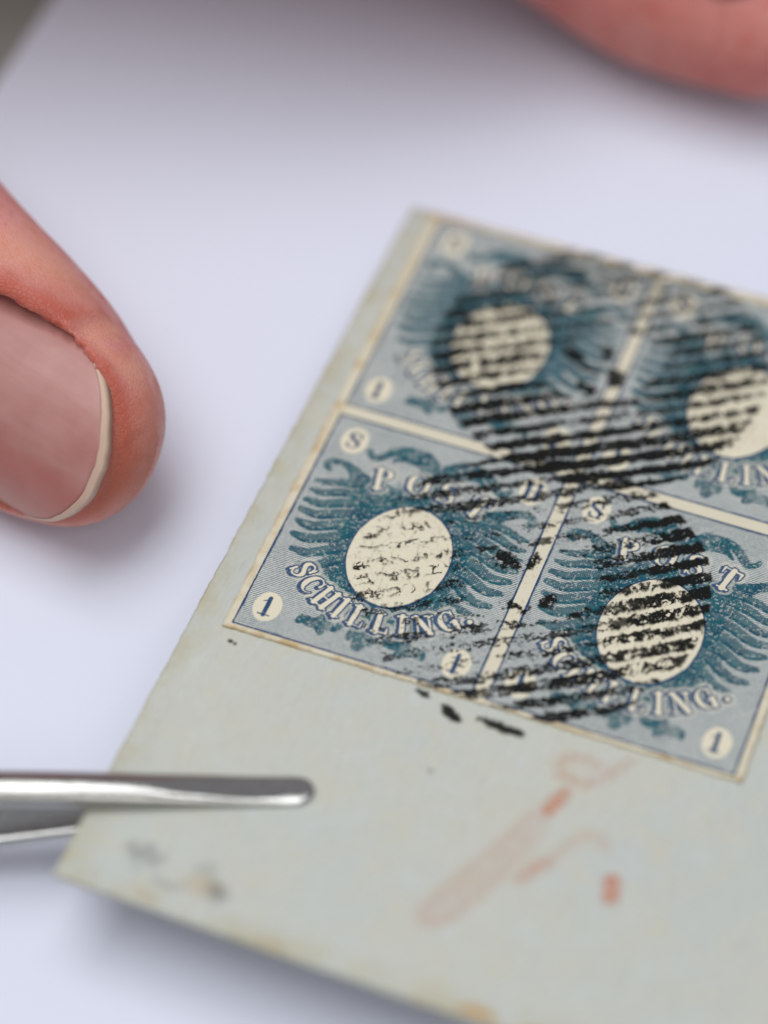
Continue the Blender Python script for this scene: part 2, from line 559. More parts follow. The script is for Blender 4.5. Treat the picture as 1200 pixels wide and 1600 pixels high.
TH, TN = 0.105, 0.035      # half widths of thick and thin pen strokes, in letter heights
GLYPH = {                  # bold fat-face capitals: strokes as (points, half widths); height 1, own width
    '1': (0.62, [([(0.34, 0), (0.34, 1)], [TH]), ([(0.34, 0.96), (0.24, 0.84), (0.08, 0.76)], [0.05, TN, 0.025]), ([(0.08, 0.03), (0.60, 0.03)], [TN])]),
    'I': (0.46, [([(0.23, 0), (0.23, 1)], [TH]), ([(0.03, 0.03), (0.43, 0.03)], [TN]), ([(0.03, 0.97), (0.43, 0.97)], [TN])]),
    'L': (0.74, [([(0.23, 0), (0.23, 1)], [TH]), ([(0.03, 0.03), (0.68, 0.03)], [TN]), ([(0.03, 0.97), (0.43, 0.97)], [TN]), ([(0.69, 0.02), (0.69, 0.30)], [0.05, 0.02])]),
    'H': (0.92, [([(0.22, 0), (0.22, 1)], [TH]), ([(0.70, 0), (0.70, 1)], [TH]), ([(0.2, 0.5), (0.7, 0.5)], [TN]), ([(0.03, 0.03), (0.41, 0.03)], [TN]), ([(0.03, 0.97), (0.41, 0.97)], [TN]), ([(0.51, 0.03), (0.89, 0.03)], [TN]), ([(0.51, 0.97), (0.89, 0.97)], [TN])]),
    'N': (0.92, [([(0.20, 0), (0.20, 1)], [0.04]), ([(0.20, 0.97), (0.74, 0.05)], [TH]), ([(0.74, 0.0), (0.74, 1)], [0.04]), ([(0.03, 0.03), (0.38, 0.03)], [TN]), ([(0.03, 0.97), (0.30, 0.97)], [TN]), ([(0.57, 0.97), (0.91, 0.97)], [TN])]),
    'P': (0.76, [([(0.23, 0), (0.23, 1)], [TH]), (arc(0.36, 0.74, 0.28, 0.235, 90, -90), [TN, TN, TH, TH, TN, TN]), ([(0.2, 0.97), (0.38, 0.97)], [TN]), ([(0.2, 0.505), (0.38, 0.505)], [TN]), ([(0.03, 0.03), (0.45, 0.03)], [TN]), ([(0.03, 0.97), (0.3, 0.97)], [TN])]),
    'O': (0.86, [(arc(0.43, 0.5, 0.33, 0.47, 0, 360, 30), [TH, TH, TN, TN, TN, TH, TH, TH, TN, TN, TN, TH, TH])]),
    'S': (0.70, [(catmull([(0.58, 0.78), (0.48, 0.94), (0.32, 0.97), (0.15, 0.87), (0.14, 0.69), (0.33, 0.54), (0.52, 0.41), (0.57, 0.22), (0.44, 0.06), (0.26, 0.03), (0.10, 0.22)], 6), [0.03, TN, 0.05, TH, TH, TH, 0.05, TN, 0.03]), ([(0.60, 0.70), (0.60, 0.98)], [0.06, 0.03]), ([(0.09, 0.02), (0.09, 0.30)], [0.03, 0.06])]),
    'T': (0.80, [([(0.40, 0), (0.40, 1)], [TH]), ([(0.05, 0.97), (0.75, 0.97)], [TN]), ([(0.06, 0.97), (0.05, 0.70)], [0.05, 0.02]), ([(0.74, 0.97), (0.75, 0.70)], [0.05, 0.02]), ([(0.2, 0.03), (0.6, 0.03)], [TN])]),
    'C': (0.80, [(arc(0.44, 0.5, 0.34, 0.47, 48, 318, 24), [0.04, TN, TN, 0.07, TH, TH, TH, 0.07, TN, TN, 0.03]), ([(0.68, 0.66), (0.69, 0.97)], [0.06, 0.03])]),
    'G': (0.86, [(arc(0.44, 0.5, 0.34, 0.47, 48, 330, 24), [0.04, TN, TN, 0.07, TH, TH, TH, 0.07, TN, TN, 0.03]), ([(0.68, 0.66), (0.69, 0.97)], [0.06, 0.03]), ([(0.69, 0.05), (0.69, 0.42)], [TH]), ([(0.50, 0.42), (0.84, 0.42)], [TN])]),
    '.': (0.26, [([(0.13, 0.09), (0.13, 0.11)], [0.10])]),
}


def glyph_sd(ch, base, ang, h, squash=1.0):
    """signed distance of one letter: base = foot centre, ang = direction of its baseline"""
    wd, strokes = GLYPH[ch]
    ca, sa = math.cos(ang), math.sin(ang)
    D = np.full(GU.shape, 9.0)
    for pts, hw in strokes:
        p = np.array(pts, float)
        x, y = (p[:, 0] - wd / 2) * h * squash, p[:, 1] * h
        q = np.c_[base[0] + x * ca - y * sa, base[1] + x * sa + y * ca]
        D = np.minimum(D, stroke_sd(q, [k * h for k in hw], GU, GV))
    return D


cov = lambda d: np.clip(0.5 - d / AA, 0, 1)
teal = np.zeros(GU.shape)
navy = np.zeros(GU.shape)
inside = (GU > 0.012) & (GU < W - 0.012) & (GV > 0.012) & (GV < H - 0.012)
ground = inside.astype(float)
CLS = np.zeros(GU.shape, int)            # which piece each cell belongs to
NAMES = {0: 'ruled_ground'}
spk = fbm(GU, GV, 60, 5, 3)
spk2 = fbm(GU, GV, 15, 8, 4)
mx = lambda u: 2 * CX - u


def mirror(pts):
    return [(mx(u), v) for u, v in pts]


# --- eagle: wings, feathers, two heads, legs and tail
FEATH = [  # root ... tip of the left wing's long feathers
    ([(0.46, 1.56), (0.30, 1.565), (0.17, 1.52), (0.075, 1.51)], 0.030),
    ([(0.50, 1.49), (0.32, 1.47), (0.18, 1.415), (0.070, 1.41)], 0.033),
    ([(0.52, 1.41), (0.34, 1.365), (0.19, 1.30), (0.066, 1.305)], 0.036),
    ([(0.53, 1.31), (0.36, 1.255), (0.20, 1.19), (0.066, 1.20)], 0.038),
    ([(0.54, 1.20), (0.38, 1.145), (0.21, 1.07), (0.076, 1.085)], 0.040),
    ([(0.55, 1.08), (0.40, 1.03), (0.23, 0.945), (0.098, 0.955)], 0.040),
    ([(0.56, 0.97), (0.43, 0.91), (0.27, 0.815), (0.140, 0.815)], 0.038),
    ([(0.58, 0.88), (0.47, 0.80), (0.35, 0.71), (0.235, 0.69)], 0.034),
    ([(0.62, 0.78), (0.54, 0.71), (0.46, 0.63), (0.40, 0.585)], 0.030),
]
eag = np.zeros(GU.shape)
for side in (0, 1):
    for k, (p, hw) in enumerate(FEATH):
        p = mirror(p) if side else p
        D, S, A = stroke_sd(catmull(p, 10), [hw * 1.3, hw * 1.35, hw * 1.28, hw * 1.12, hw * 0.66], GU, GV, True)
        if side:
            A = -A
        D = D + (spk2 - 0.5) * 0.020
        barb = 0.5 + 0.5 * np.sin(2 * np.pi * (S / 0.0165 + np.abs(A) * 26))
        low = sstep(-0.3, 0.6, A / hw)                  # lower edge of a feather in full ink, upper edge open barbs
        tip = sstep(0.30, 0.46, S)
        t = np.maximum(low, 0.72 + 0.28 * barb)
        t = np.maximum(t, tip * 0.9)
        t *= cov(D)
        teal = np.maximum(teal * (1 - 0.8 * cov(D - 0.010) * (D < 0.02)), t)
        eag = np.maximum(eag, cov(D))
    # wing shoulder with its curl, small feathers over the roots
    f = mirror if side else (lambda q: q)
    for p, hw in [
        ([(0.80, 1.50), (0.66, 1.56), (0.52, 1.60), (0.40, 1.63), (0.30, 1.70), (0.20, 1.745), (0.12, 1.735), (0.088, 1.685), (0.125, 1.655)], [0.07, 0.085, 0.085, 0.075, 0.05, 0.035, 0.034, 0.032, 0.026]),
        ([(0.60, 1.52), (0.53, 1.40), (0.505, 1.22), (0.51, 1.04), (0.55, 0.88), (0.62, 0.74)], [0.07, 0.085, 0.08, 0.07, 0.06, 0.045]),
        ([(0.40, 1.60), (0.42, 1.50), (0.42, 1.38)], [0.05, 0.06, 0.03]),
    ]:
        D = stroke_sd(catmull(f(p), 8), hw, GU, GV) + (spk2 - 0.5) * 0.035
        scal = 0.5 + 0.5 * np.sin(GU * 95 + 5 * np.sin(GV * 33)) * np.sin(GV * 88 + 4 * np.sin(GU * 41))
        t = np.clip(0.72 + 0.45 * scal + 1.0 * (spk2 - 0.5), 0.4, 1) * cov(D)
        teal = np.maximum(teal, t)
        eag = np.maximum(eag, cov(D))
    # neck, head, crest, open beak and tongue
    for p, hw, tone in [
        ([(0.83, 1.46), (0.85, 1.62), (0.868, 1.78), (0.85, 1.91), (0.79, 1.985), (0.70, 2.005)], [0.10, 0.085, 0.075, 0.080, 0.085, 0.065], 0.88),
        ([(0.74, 2.015), (0.64, 2.035), (0.54, 1.995), (0.475, 1.925), (0.425, 1.885), (0.375, 1.90), (0.350, 1.935)], [0.065, 0.052, 0.042, 0.034, 0.034, 0.030, 0.026], 0.95),
        ([(0.72, 1.965), (0.62, 1.955), (0.555, 1.905)], [0.05, 0.034, 0.016], 0.95),
        ([(0.86, 1.93), (0.895, 1.96), (0.90, 2.00)], [0.03, 0.02, 0.008], 0.9),
        ([(0.80, 2.02), (0.80, 2.06), (0.77, 2.09)], [0.03, 0.02, 0.008], 0.9),
        ([(0.88, 1.72), (0.905, 1.66), (0.90, 1.60)], [0.02, 0.03, 0.01], 0.8),
    ]:
        D = stroke_sd(catmull(f(p), 8), hw, GU, GV) + (spk2 - 0.5) * 0.022
        t = np.clip(tone + 0.12 + 1.0 * (spk2 - 0.55), 0.5, 1) * cov(D)
        t = np.where((D < -0.015) & (spk > 0.66), t * 0.6, t)
        teal = np.maximum(teal, t)
        eag = np.maximum(eag, cov(D))
    eye = np.hypot(GU - (mx(0.775) if side else 0.775), GV - 1.995)
    teal *= 1 - 0.8 * np.clip((0.016 - eye) / 0.006, 0, 1)
    # thigh, leg, claws
    for p, hw in [
        ([(0.66, 0.66), (0.62, 0.55), (0.60, 0.46)], [0.06, 0.055, 0.03]),
        ([(0.60, 0.50), (0.60, 0.36), (0.595, 0.24)], [0.032, 0.024, 0.022]),
        ([(0.60, 0.25), (0.54, 0.205), (0.475, 0.215), (0.445, 0.185)], [0.04, 0.046, 0.046, 0.03]),
        ([(0.60, 0.24), (0.60, 0.185), (0.625, 0.145)], [0.042, 0.046, 0.03]),
        ([(0.60, 0.25), (0.66, 0.22), (0.715, 0.20)], [0.04, 0.044, 0.028]),
    ]:
        D = stroke_sd(catmull(f(p), 8), hw, GU, GV) + (spk2 - 0.5) * 0.03
        teal = np.maximum(teal, np.clip(0.88 + (spk2 - 0.5), 0.4, 1) * cov(D))
        eag = np.maximum(eag, cov(D))
    # tail plumes
    for k, (p, hw) in enumerate([
        ([(0.90, 0.55), (0.89, 0.38), (0.86, 0.24), (0.845, 0.17)], [0.035, 0.04, 0.045, 0.03]),
        ([(0.86, 0.54), (0.80, 0.40), (0.75, 0.27), (0.735, 0.20)], [0.03, 0.034, 0.036, 0.022]),
    ]):
        D, S, A = stroke_sd(catmull(f(p), 8), hw, GU, GV, True)
        D = D + (spk2 - 0.5) * 0.02
        t = (0.6 + 0.4 * np.sin(2 * np.pi * (S / 0.018 + np.abs(A) * 25))) * cov(D)
        teal = np.maximum(teal, np.maximum(t, 0.8 * cov(D) * (S > 0.3)))
        eag = np.maximum(eag, cov(D))
D = stroke_sd(catmull([(CX, 0.54), (CX, 0.36), (CX, 0.12)], 8), [0.04, 0.045, 0.055], GU, GV) + (spk2 - 0.5) * 0.03
teal = np.maximum(teal, 0.85 * cov(D))
eag = np.maximum(eag, cov(D))
# breast around the oval
el = np.hypot((GU - CX) / 0.385, (GV - CY) / 0.497)
ring = sstep(1.55, 1.28, el + (spk2 - 0.5) * 0.5)
tang = np.arctan2((GV - CY) / 0.497, (GU - CX) / 0.385)
scal = 0.5 + 0.5 * np.sin(tang * 46) * np.sin(el * 62)
teal = np.maximum(teal, ring * np.clip(0.78 + 0.45 * scal + 1.5 * (spk2 - 0.5), 0.35, 1.0))
eag = np.maximum(eag, (ring > 0.5) * 1.0)
for a in np.arange(0, 360, 9.0):       # short plumes fanning out of the breast
    ca, sa = math.cos(math.radians(a)), math.sin(math.radians(a))
    p = [(CX + 0.385 * 1.08 * ca, CY + 0.497 * 1.08 * sa), (CX + 0.385 * 1.36 * ca + 0.02 * sa, CY + 0.497 * 1.34 * sa - 0.03)]
    D = stroke_sd(p, [0.014, 0.008], GU, GV)
    teal = np.maximum(teal, 0.9 * cov(D))
teal *= np.where(spk > 0.66, 0.4, 1.0)
ground = np.where(eag > 0.5, ground * 0.75, ground)
CLS[eag > 0.5] = 1
NAMES[1] = 'double_headed_eagle'

# --- letters on their arcs
nid = 2


def put_letter(ch, base, ang, h, squash=1.0):
    global nid, teal, navy, ground
    D = glyph_sd(ch, base, ang, h, squash)
    Ds = glyph_sd(ch, (base[0] - 0.016, base[1] - 0.012), ang, h, squash)
    r = spk2 - 0.5
    halo = cov(D - 0.040 + r * 0.02)
    teal *= 1 - 0.55 * halo
    body = cov(D + r * 0.010)
    line = np.maximum(cov(D - 0.012 + r * 0.016), 0.95 * cov(Ds - 0.010 + r * 0.03)) * (1 - body)
    ground *= 1 - np.maximum(body, 0.35 * halo)
    teal *= 1 - body
    navy = np.maximum(navy * (1 - body), line)
    CLS[(D < 0.014) | (Ds < 0.008)] = nid
    NAMES[nid] = 'letter'
    nid += 1


for ch, du, v, a in [('P', -0.365, 1.60, 10), ('O', -0.100, 1.645, 3), ('S', 0.125, 1.640, -5), ('T', 0.370, 1.600, -14)]:
    put_letter(ch, (CX + du, v), math.radians(a), 0.205, 1.0)
phis = [216, 229, 241.5, 252.5, 263.5, 277, 288.5, 300.5, 315.5, 326.5]
for ch, ph in zip('SCHILLING.', phis):
    a = math.radians(ph)
    bx, by = CX + 0.855 * math.cos(a), CY + 0.735 * math.sin(a)
    tx, ty = -0.855 * math.sin(a), 0.735 * math.cos(a)
    put_letter(ch, (bx, by), math.atan2(ty, tx), 0.185, 0.92)

# --- corner ovals with S, H and the numeral 1
for ch, cu, cv_, nm in [('S', 0.200, 1.995, 'corner_oval'), ('H', W - 0.195, 1.995, 'corner_oval'), ('1', 0.185, 0.225, 'corner_oval'), ('1', W - 0.190, 0.225, 'corner_oval')]:
    e = (np.hypot((GU - cu) / 0.106, (GV - cv_) / 0.140) - 1) * 0.118 + (spk2 - 0.5) * 0.008
    m = cov(e)
    teal *= 1 - m
    navy *= 1 - m
    ground *= 1 - m
    hh = 0.165
    D = glyph_sd(ch, (cu + (-0.01 if ch == '1' else 0), cv_ - hh / 2), 0.0, hh, 1.0) + (spk2 - 0.5) * 0.006
    navy = np.maximum(navy, cov(D))
    CLS[e < 0] = nid
    NAMES[nid] = nm
    nid += 1

# --- the blank embossed oval
e = (el - 1) * 0.43 + (spk2 - 0.5) * 0.004
m = cov(e)
teal *= 1 - m
navy = np.maximum(navy * (1 - m), cov(np.abs(e - 0.006) - 0.0075))
ground *= 1 - m
CLS[e < 0.002] = nid
NAMES[nid] = 'medallion'
nid += 1
emb = fbm(GU * 1.0, GV * 0.55, 11, 31, 3)
crease = np.full(GU.shape, 9.0)
for p in [[(0.80, 1.50), (0.83, 1.28), (0.74, 1.02), (0.72, 0.72)], [(0.98, 1.40), (0.93, 1.12), (0.88, 0.86), (0.90, 0.62)],
          [(1.14, 1.30), (1.12, 1.05), (1.06, 0.80), (1.07, 0.60)], [(0.62, 1.22), (0.80, 1.27), (0.98, 1.18), (1.20, 1.20)]]:
    crease = np.minimum(crease, stroke_sd(catmull(p, 8), [0.002, 0.006, 0.003], GU, GV) + (spk2 - 0.5) * 0.02)
crease = m * sstep(0.008, -0.008, crease) * sstep(0.35, 0.6, spk2)
relief = -0.005 * crease + m * (0.013 * sstep(0.45, 0.6, emb) + 0.003 * (spk2 - 0.5) + 0.004 * sstep(-0.02, -0.06, e))

# --- frame line
fr = np.minimum(np.minimum(GU, W - GU), np.minimum(GV, H - GV))
fl = np.abs(fr) - 0.0115 + (spk2 - 0.5) * 0.012
navy = np.maximum(navy * (fr > 0), cov(fl))
CLS[np.abs(fr) < 0.0115] = nid
NAMES[nid] = 'frame_line'
fr_in = fr > -0.012
teal = teal * (fr > 0)

INK = np.stack([np.clip(teal, 0, 1), np.clip(navy, 0, 1), np.clip(ground, 0, 1), 1 - crease], -1).reshape(-1, 4)
VERT = np.c_[GU.ravel(), GV.ravel(), (0.0225 + relief).ravel()]
idx = np.arange(NU * NV).reshape(NV, NU)
QUAD = np.stack([idx[:-1, :-1], idx[:-1, 1:], idx[1:, 1:], idx[1:, :-1]], -1).reshape(-1, 4)
QCL = CLS[:-1, :-1].ravel()
keep = fr_in[:-1, :-1].ravel() & fr_in[1:, 1:].ravel() & fr_in[1:, :-1].ravel() & fr_in[:-1, 1:].ravel()
PIECES = []
for k, nm in NAMES.items():
    q = QUAD[keep & (QCL == k)]
    if len(q):
        v2, q2, a2 = compact(VERT, q, {'ink': INK})
        PIECES.append((nm, mesh_np(nm, v2, q2, M_PRINT, True, a2)))

STAMPS = [(0, 0, 'lower stamp beside the letter edge with its postmark worn away at the left'),
          (1, 0, 'lower stamp above the red crayon mark with barred oval'),
          (0, 1, 'far stamp beside the letter edge, its oval under postmark bars'),
          (1, 1, 'far stamp cut off by the picture edge')]
for i, j, lab in STAMPS:
    st = empty('postage_stamp', Matrix.Translation((i * (W + GX), j * (H + GY), 0)), block)
    st['label'] = lab
    for nm, me in PIECES:
        obj(nm, me, st)


# ------------------------------------------------------------------ ink laid over the paper: postmarks, crayon, pencil, stains
def overlay(name, fn, u0, u1, v0, v1, step, h, mat, parent, thr=0.04, keepfn=None):
    a = np.arange(u0, u1, step)
    b = np.arange(v0, v1, step)
    U, V = np.meshgrid(a, b)
    I = np.clip(fn(U, V), 0, 1)
    if keepfn is not None:
        I = I * keepfn(U, V)
    nv, nu = U.shape
    ix = np.arange(nu * nv).reshape(nv, nu)
    Q = np.stack([ix[:-1, :-1], ix[:-1, 1:], ix[1:, 1:], ix[1:, :-1]], -1).reshape(-1, 4)
    mxq = I.ravel()[Q].max(1)
    hh = h(U, V) if callable(h) else np.full(U.shape, h)
    v2, q2, a2 = compact(np.c_[U.ravel(), V.ravel(), hh.ravel()], Q[mxq > thr], {'ink': I.ravel()})
    return obj(name, mesh_np(name, v2, q2, mat, True, a2), parent)


BA = math.radians(32.0)
BS = 0.147


def in_oval(U, V):
    m = np.zeros(U.shape)
    for i in (0, 1):
        for j in (0, 1):
            m = np.maximum(m, (np.hypot((U - CX - i * (W + GX)) / 0.385, (V - CY - j * (H + GY)) / 0.497) < 1.0) * 1.0)
    return m


def barred(U, V, c, R, pressure, phase, seed, digits):
    x, y = U - c[0], V - c[1]
    s = x * math.cos(BA) + y * math.sin(BA)
    n = -x * math.sin(BA) + y * math.cos(BA)
    rr = np.hypot(x, y)
    rough = fbm(U, V, 16, seed, 4) - 0.5
    rough2 = fbm(U, V, 48, seed + 7, 3) - 0.5
    bend = 0.012 * np.sin(s * 2.1 + seed)
    k = n / BS + phase + bend / BS
    row = np.floor(k)
    f = np.abs(k - row - 0.5)
    rnd = np.sin(row * 45.7 + seed * 1.3)
    P = np.clip(pressure(s / R, n / R), 0, 1.25)
    ov = in_oval(U, V)
    # the embossed paper takes the ink only in broken marks
    brk = fbm(s * 1.1 + n * 0.7 + row * 7.7, n * 1.6, 10, seed + 13, 4, 0.7) - 0.5
    hw = 0.180 + 0.050 * rnd + 0.115 * P + 0.32 * rough + 0.24 * rough2 + ov * 0.02
    bar = sstep(0.05, -0.03, f - hw)
    end = 0.985 + 0.03 * np.sin(row * 12.9 + seed)
    bar *= sstep(0.012, -0.012, rr - R * end + 0.05 * rough)
    grain = fbm(U, V, 85, seed + 21, 3) - 0.5
    dry = sstep(-0.09, 0.07, brk * (1 + 0.5 * ov) + 0.9 * rough2 + 0.7 * grain + (P - 0.58 + 0.14 * np.sin(row * 71.3 + seed) + 0.04 * ov) * 0.62)
    vein = np.abs(fbm(s * 1.0 + row * 3.1, n * 1.3, 11, seed + 31, 3) - 0.5)
    emboss = sstep(0.015, -0.015, vein - 0.040 - 0.075 * np.clip(P - 0.45, 0, 1) + 0.16 * grain)
    cuts = fbm(s * 2.0 - n * 1.2 + row * 5.1, n * 0.7 + row * 2.3, 8, seed + 41, 3, 0.65)
    nicks = sstep(-0.045, 0.045, cuts - 0.47 + 0.45 * grain + 0.5 * rough2 + 0.12 * (P - 0.8))
    dry = np.where(ov > 0, np.maximum(emboss, nicks * dry * sstep(0.50, 0.72, P + 0.5 * rough)), dry)
    bar *= dry * np.clip(0.50 + 0.55 * P + 0.9 * rough, 0, 1)
    hole = sstep(-0.02, 0.05, np.hypot(s / 0.50, n / 0.335) - 1 + 0.3 * rough)
    bar *= hole
    for pts, hwid in digits:
        q = [(c[0] + a * math.cos(BA) - b * math.sin(BA), c[1] + a * math.sin(BA) + b * math.cos(BA)) for a, b in pts]
        d = stroke_sd(catmull(q, 6), hwid, U, V, pad=0.1) + 0.16 * rough + 0.06 * rough2
        bar = np.maximum(bar, sstep(0.015, -0.015, d) * sstep(-0.25, 0.0, rough2 + 0.12 + 0.3 * rough))
    # a little spatter between the bars
    spat = sstep(0.27, 0.33, rough2 + 0.25 * rough) * (rr < R) * np.clip(P, 0, 1) * 0.8
    return np.maximum(bar, spat)


def g(x, y, a, b, sx, sy):
    return np.exp(-((x - a) / sx) ** 2 - ((y - b) / sy) ** 2)


def press_far(x, y):
    return (0.52 + 0.85 * g(x, y, -0.15, -0.85, 0.75, 0.42) + 0.55 * g(x, y, -0.75, 0.2, 0.4, 0.6) + 0.45 * g(x, y, 0.0, 0.95, 0.8, 0.35)
            + 0.35 * g(x, y, 0.7, 0.0, 0.4, 0.5) + 0.25 * g(x, y, -0.7, -0.5, 0.3, 0.4))


def press_near(x, y):
    return (0.36 + 0.75 * g(x, y, 0.92, 0.10, 0.34, 0.62) + 0.55 * g(x, y, 0.55, -0.42, 0.34, 0.34) + 0.60 * g(x, y, -0.25, -0.85, 0.75, 0.36)
            + 0.75 * g(x, y, 0.0, 0.97, 0.85, 0.30) + 0.14 * g(x, y, -0.75, 0.2, 0.35, 0.5))


DIG_FAR = [([(-0.20, 0.20), (-0.17, 0.10)], [0.06, 0.05]), ([(0.08, 0.14), (0.06, 0.05)], [0.06, 0.05]),
           ([(-0.22, -0.20), (-0.16, -0.26)], [0.05, 0.05]), ([(0.06, -0.20), (0.10, -0.12)], [0.07, 0.06]), ([(-0.20, 0.05), (-0.08, -0.06)], [0.015, 0.02])]
DIG_NEAR = [([(0.10, 0.26), (0.02, 0.18)], [0.035, 0.04]), ([(-0.20, -0.13), (-0.12, -0.21)], [0.045, 0.035]),
            ([(0.08, -0.16), (0.14, -0.10)], [0.04, 0.03]), ([(-0.16, 0.30), (-0.08, 0.22)], [0.06, 0.05])]


def postmark_far(U, V):
    return barred(U, V, (1.749, 3.462), 1.352, press_far, 0.3, 101, DIG_FAR)


def postmark_near(U, V):
    return barred(U, V, (1.945, 1.108), 1.340, press_near, 0.62, 202, DIG_NEAR)


def h_block(U, V):
    return 0.0240 + 0.016 * in_oval(U, V)


on_block = lambda U, V: ((U > -0.07) & (V > -0.045) & (V < 4.63)).astype(float)
o = overlay('postmark', postmark_far, 0.36, 3.15, 2.05, 4.66, 0.0062, lambda U, V: h_block(U, V) + 0.0016, M_BLACK, block, 0.04, on_block)
o['label'] = 'heavy round barred postmark over the two far stamps'
o = overlay('postmark', postmark_near, 0.56, 3.32, -0.045, 2.48, 0.0062, h_block, M_BLACK, block, 0.04, on_block)
o['label'] = 'patchy round barred postmark over the two near stamps'


def dash(p, hw):
    return lambda U, V: sstep(0.02, -0.02, stroke_sd(catmull(p, 6), hw, U, V) + 0.05 * (fbm(U, V, 18, 77, 4) - 0.5)) * 0.93


for p, hw in [([(1.68, -0.150), (1.75, -0.185), (1.83, -0.235)], [0.012, 0.042, 0.018]),
              ([(1.98, -0.165), (2.14, -0.185), (2.30, -0.185)], [0.016, 0.040, 0.020]),
              ([(1.48, -0.085), (1.54, -0.11), (1.575, -0.12)], [0.012, 0.026, 0.012])]:
    us_ = [q[0] for q in p]
    vs_ = [q[1] for q in p]
    overlay('ink_dash', dash(p, hw), min(us_) - .1, max(us_) + .1, min(vs_) - .1, max(vs_) + .1, 0.007, 0.0012, M_BLACK, cover)
# small ink specks left of the block
overlay('ink_speck', lambda U, V: 0.75 * np.maximum(sstep(0.012, -0.012, np.hypot(U - 0.045, (V + 0.155) * 1.3) - 0.020), sstep(0.012, -0.012, np.hypot(U - 0.085, V + 0.165) - 0.012)), -0.02, 0.16, -0.24, -0.08, 0.006, 0.0012, M_BLACK, cover)
overlay('ink_speck', lambda U, V: 0.5 * sstep(0.015, -0.01, np.hypot(U - 1.80, V + 0.72) - 0.022), 1.72, 1.88, -0.80, -0.64, 0.006, 0.0012, M_PENCIL, cover)


def strokes(lst, blur, seed, wide=1.0, gr=9):
    def f(U, V):
        I = np.zeros(U.shape)
        rg = fbm(U, V, gr, seed, 4)
        for p, hw, k in lst:
            d = stroke_sd(catmull(p, 8), [q * wide for q in hw], U, V, pad=0.2) + 0.06 * (rg - 0.5)
            I = np.maximum(I, k * sstep(blur, -blur, d) * np.clip(0.45 + 1.1 * (rg - 0.2), 0, 1))
        return I
    return f


CRAYON = [
    (arc(2.79, -0.335, 0.155, 0.105, 20, 385, 26), [0.024], 0.50),
    ([(2.66, -0.44), (2.86, -0.43), (2.98, -0.30), (3.10, -0.14)], [0.02, 0.03, 0.028, 0.012], 0.45),
    ([(2.74, -0.56), (2.71, -0.66), (2.68, -0.75)], [0.02, 0.036, 0.028], 1.3),
    ([(2.73, -0.60), (2.58, -0.86), (2.42, -1.22), (2.26, -1.56), (2.16, -1.80), (2.19, -1.90)], [0.03, 0.026, 0.026, 0.03, 0.032, 0.034], 0.40),
    ([(2.17, -1.86), (2.27, -1.87), (2.40, -1.68), (2.52, -1.42), (2.60, -1.12), (2.68, -0.78)], [0.04, 0.035, 0.030, 0.028, 0.024, 0.024], 0.40),
    ([(2.25, -1.75), (2.40, -1.42), (2.60, -1.02), (2.70, -0.72)], [0.07, 0.10, 0.08, 0.03], 0.22),
    ([(2.69, -1.34), (2.74, -1.25), (2.82, -1.14)], [0.03, 0.036, 0.022], 0.72),
    ([(2.74, -1.28), (2.86, -1.05), (2.95, -0.90), (3.06, -0.82), (3.14, -0.88)], [0.03, 0.025, 0.022, 0.022, 0.03], 0.32),
    ([(3.272, -1.14), (3.298, -1.27)], [0.018, 0.020], 2.6),
]
overlay('crayon_mark', strokes(CRAYON, 0.07, 60, 1.3), 1.9, 3.5, -2.1, 0.0, 0.014, 0.0010, M_CRAYON, cover)
PENCIL = [
    ([(0.10, -2.06), (0.17, -2.10), (0.22, -2.02), (0.27, -2.11), (0.33, -2.07)], [0.03, 0.035, 0.025, 0.035, 0.015], 0.75),
    ([(0.36, -2.24), (0.46, -2.26), (0.54, -2.24)], [0.02, 0.03, 0.015], 0.45),
    ([(0.60, -2.06), (0.66, -2.02), (0.70, -2.08)], [0.02, 0.025, 0.015], 0.45),
    ([(0.76, -2.16), (0.80, -2.20), (0.835, -2.20)], [0.03, 0.045, 0.02], 0.95),
    ([(0.14, -2.12), (0.20, -2.20)], [0.02, 0.015], 0.35),
]
overlay('pencil_note', strokes(PENCIL, 0.06, 70, 1.2), -0.1, 1.1, -2.42, -1.85, 0.012, 0.0010, M_PENCIL, cover)


def blots(lst, seed):
    def f(U, V):
        I = np.zeros(U.shape)
        rg = fbm(U, V, 5, seed, 5) - 0.5
        for a, b, su, sv, k in lst:
            I = np.maximum(I, k * sstep(1.05, 0.1, np.hypot((U - a) / su, (V - b) / sv) + 0.8 * rg))
        return I
    return f


for fu, fv, su, sv, k in [(0.70, -2.17, 0.20, 0.14, 0.22), (2.76, -2.475, 0.20, 0.11, 0.95), (3.14, -2.475, 0.14, 0.07, 0.8),
                          (0.35, -2.40, 0.16, 0.06, 0.18), (1.30, -2.44, 0.20, 0.05, 0.18)]:
    overlay('foxing_stain', blots([(fu, fv, su, sv, k)], 81), fu - su * 1.3, fu + su * 1.3, max(fv - sv * 1.3, -2.47), fv + sv * 1.4, 0.014, 0.0006, M_FOXING, cover)


# ------------------------------------------------------------------ stamp tweezers
def paper_pt(u, v, h):
    return PM @ Vector((u, v, h))


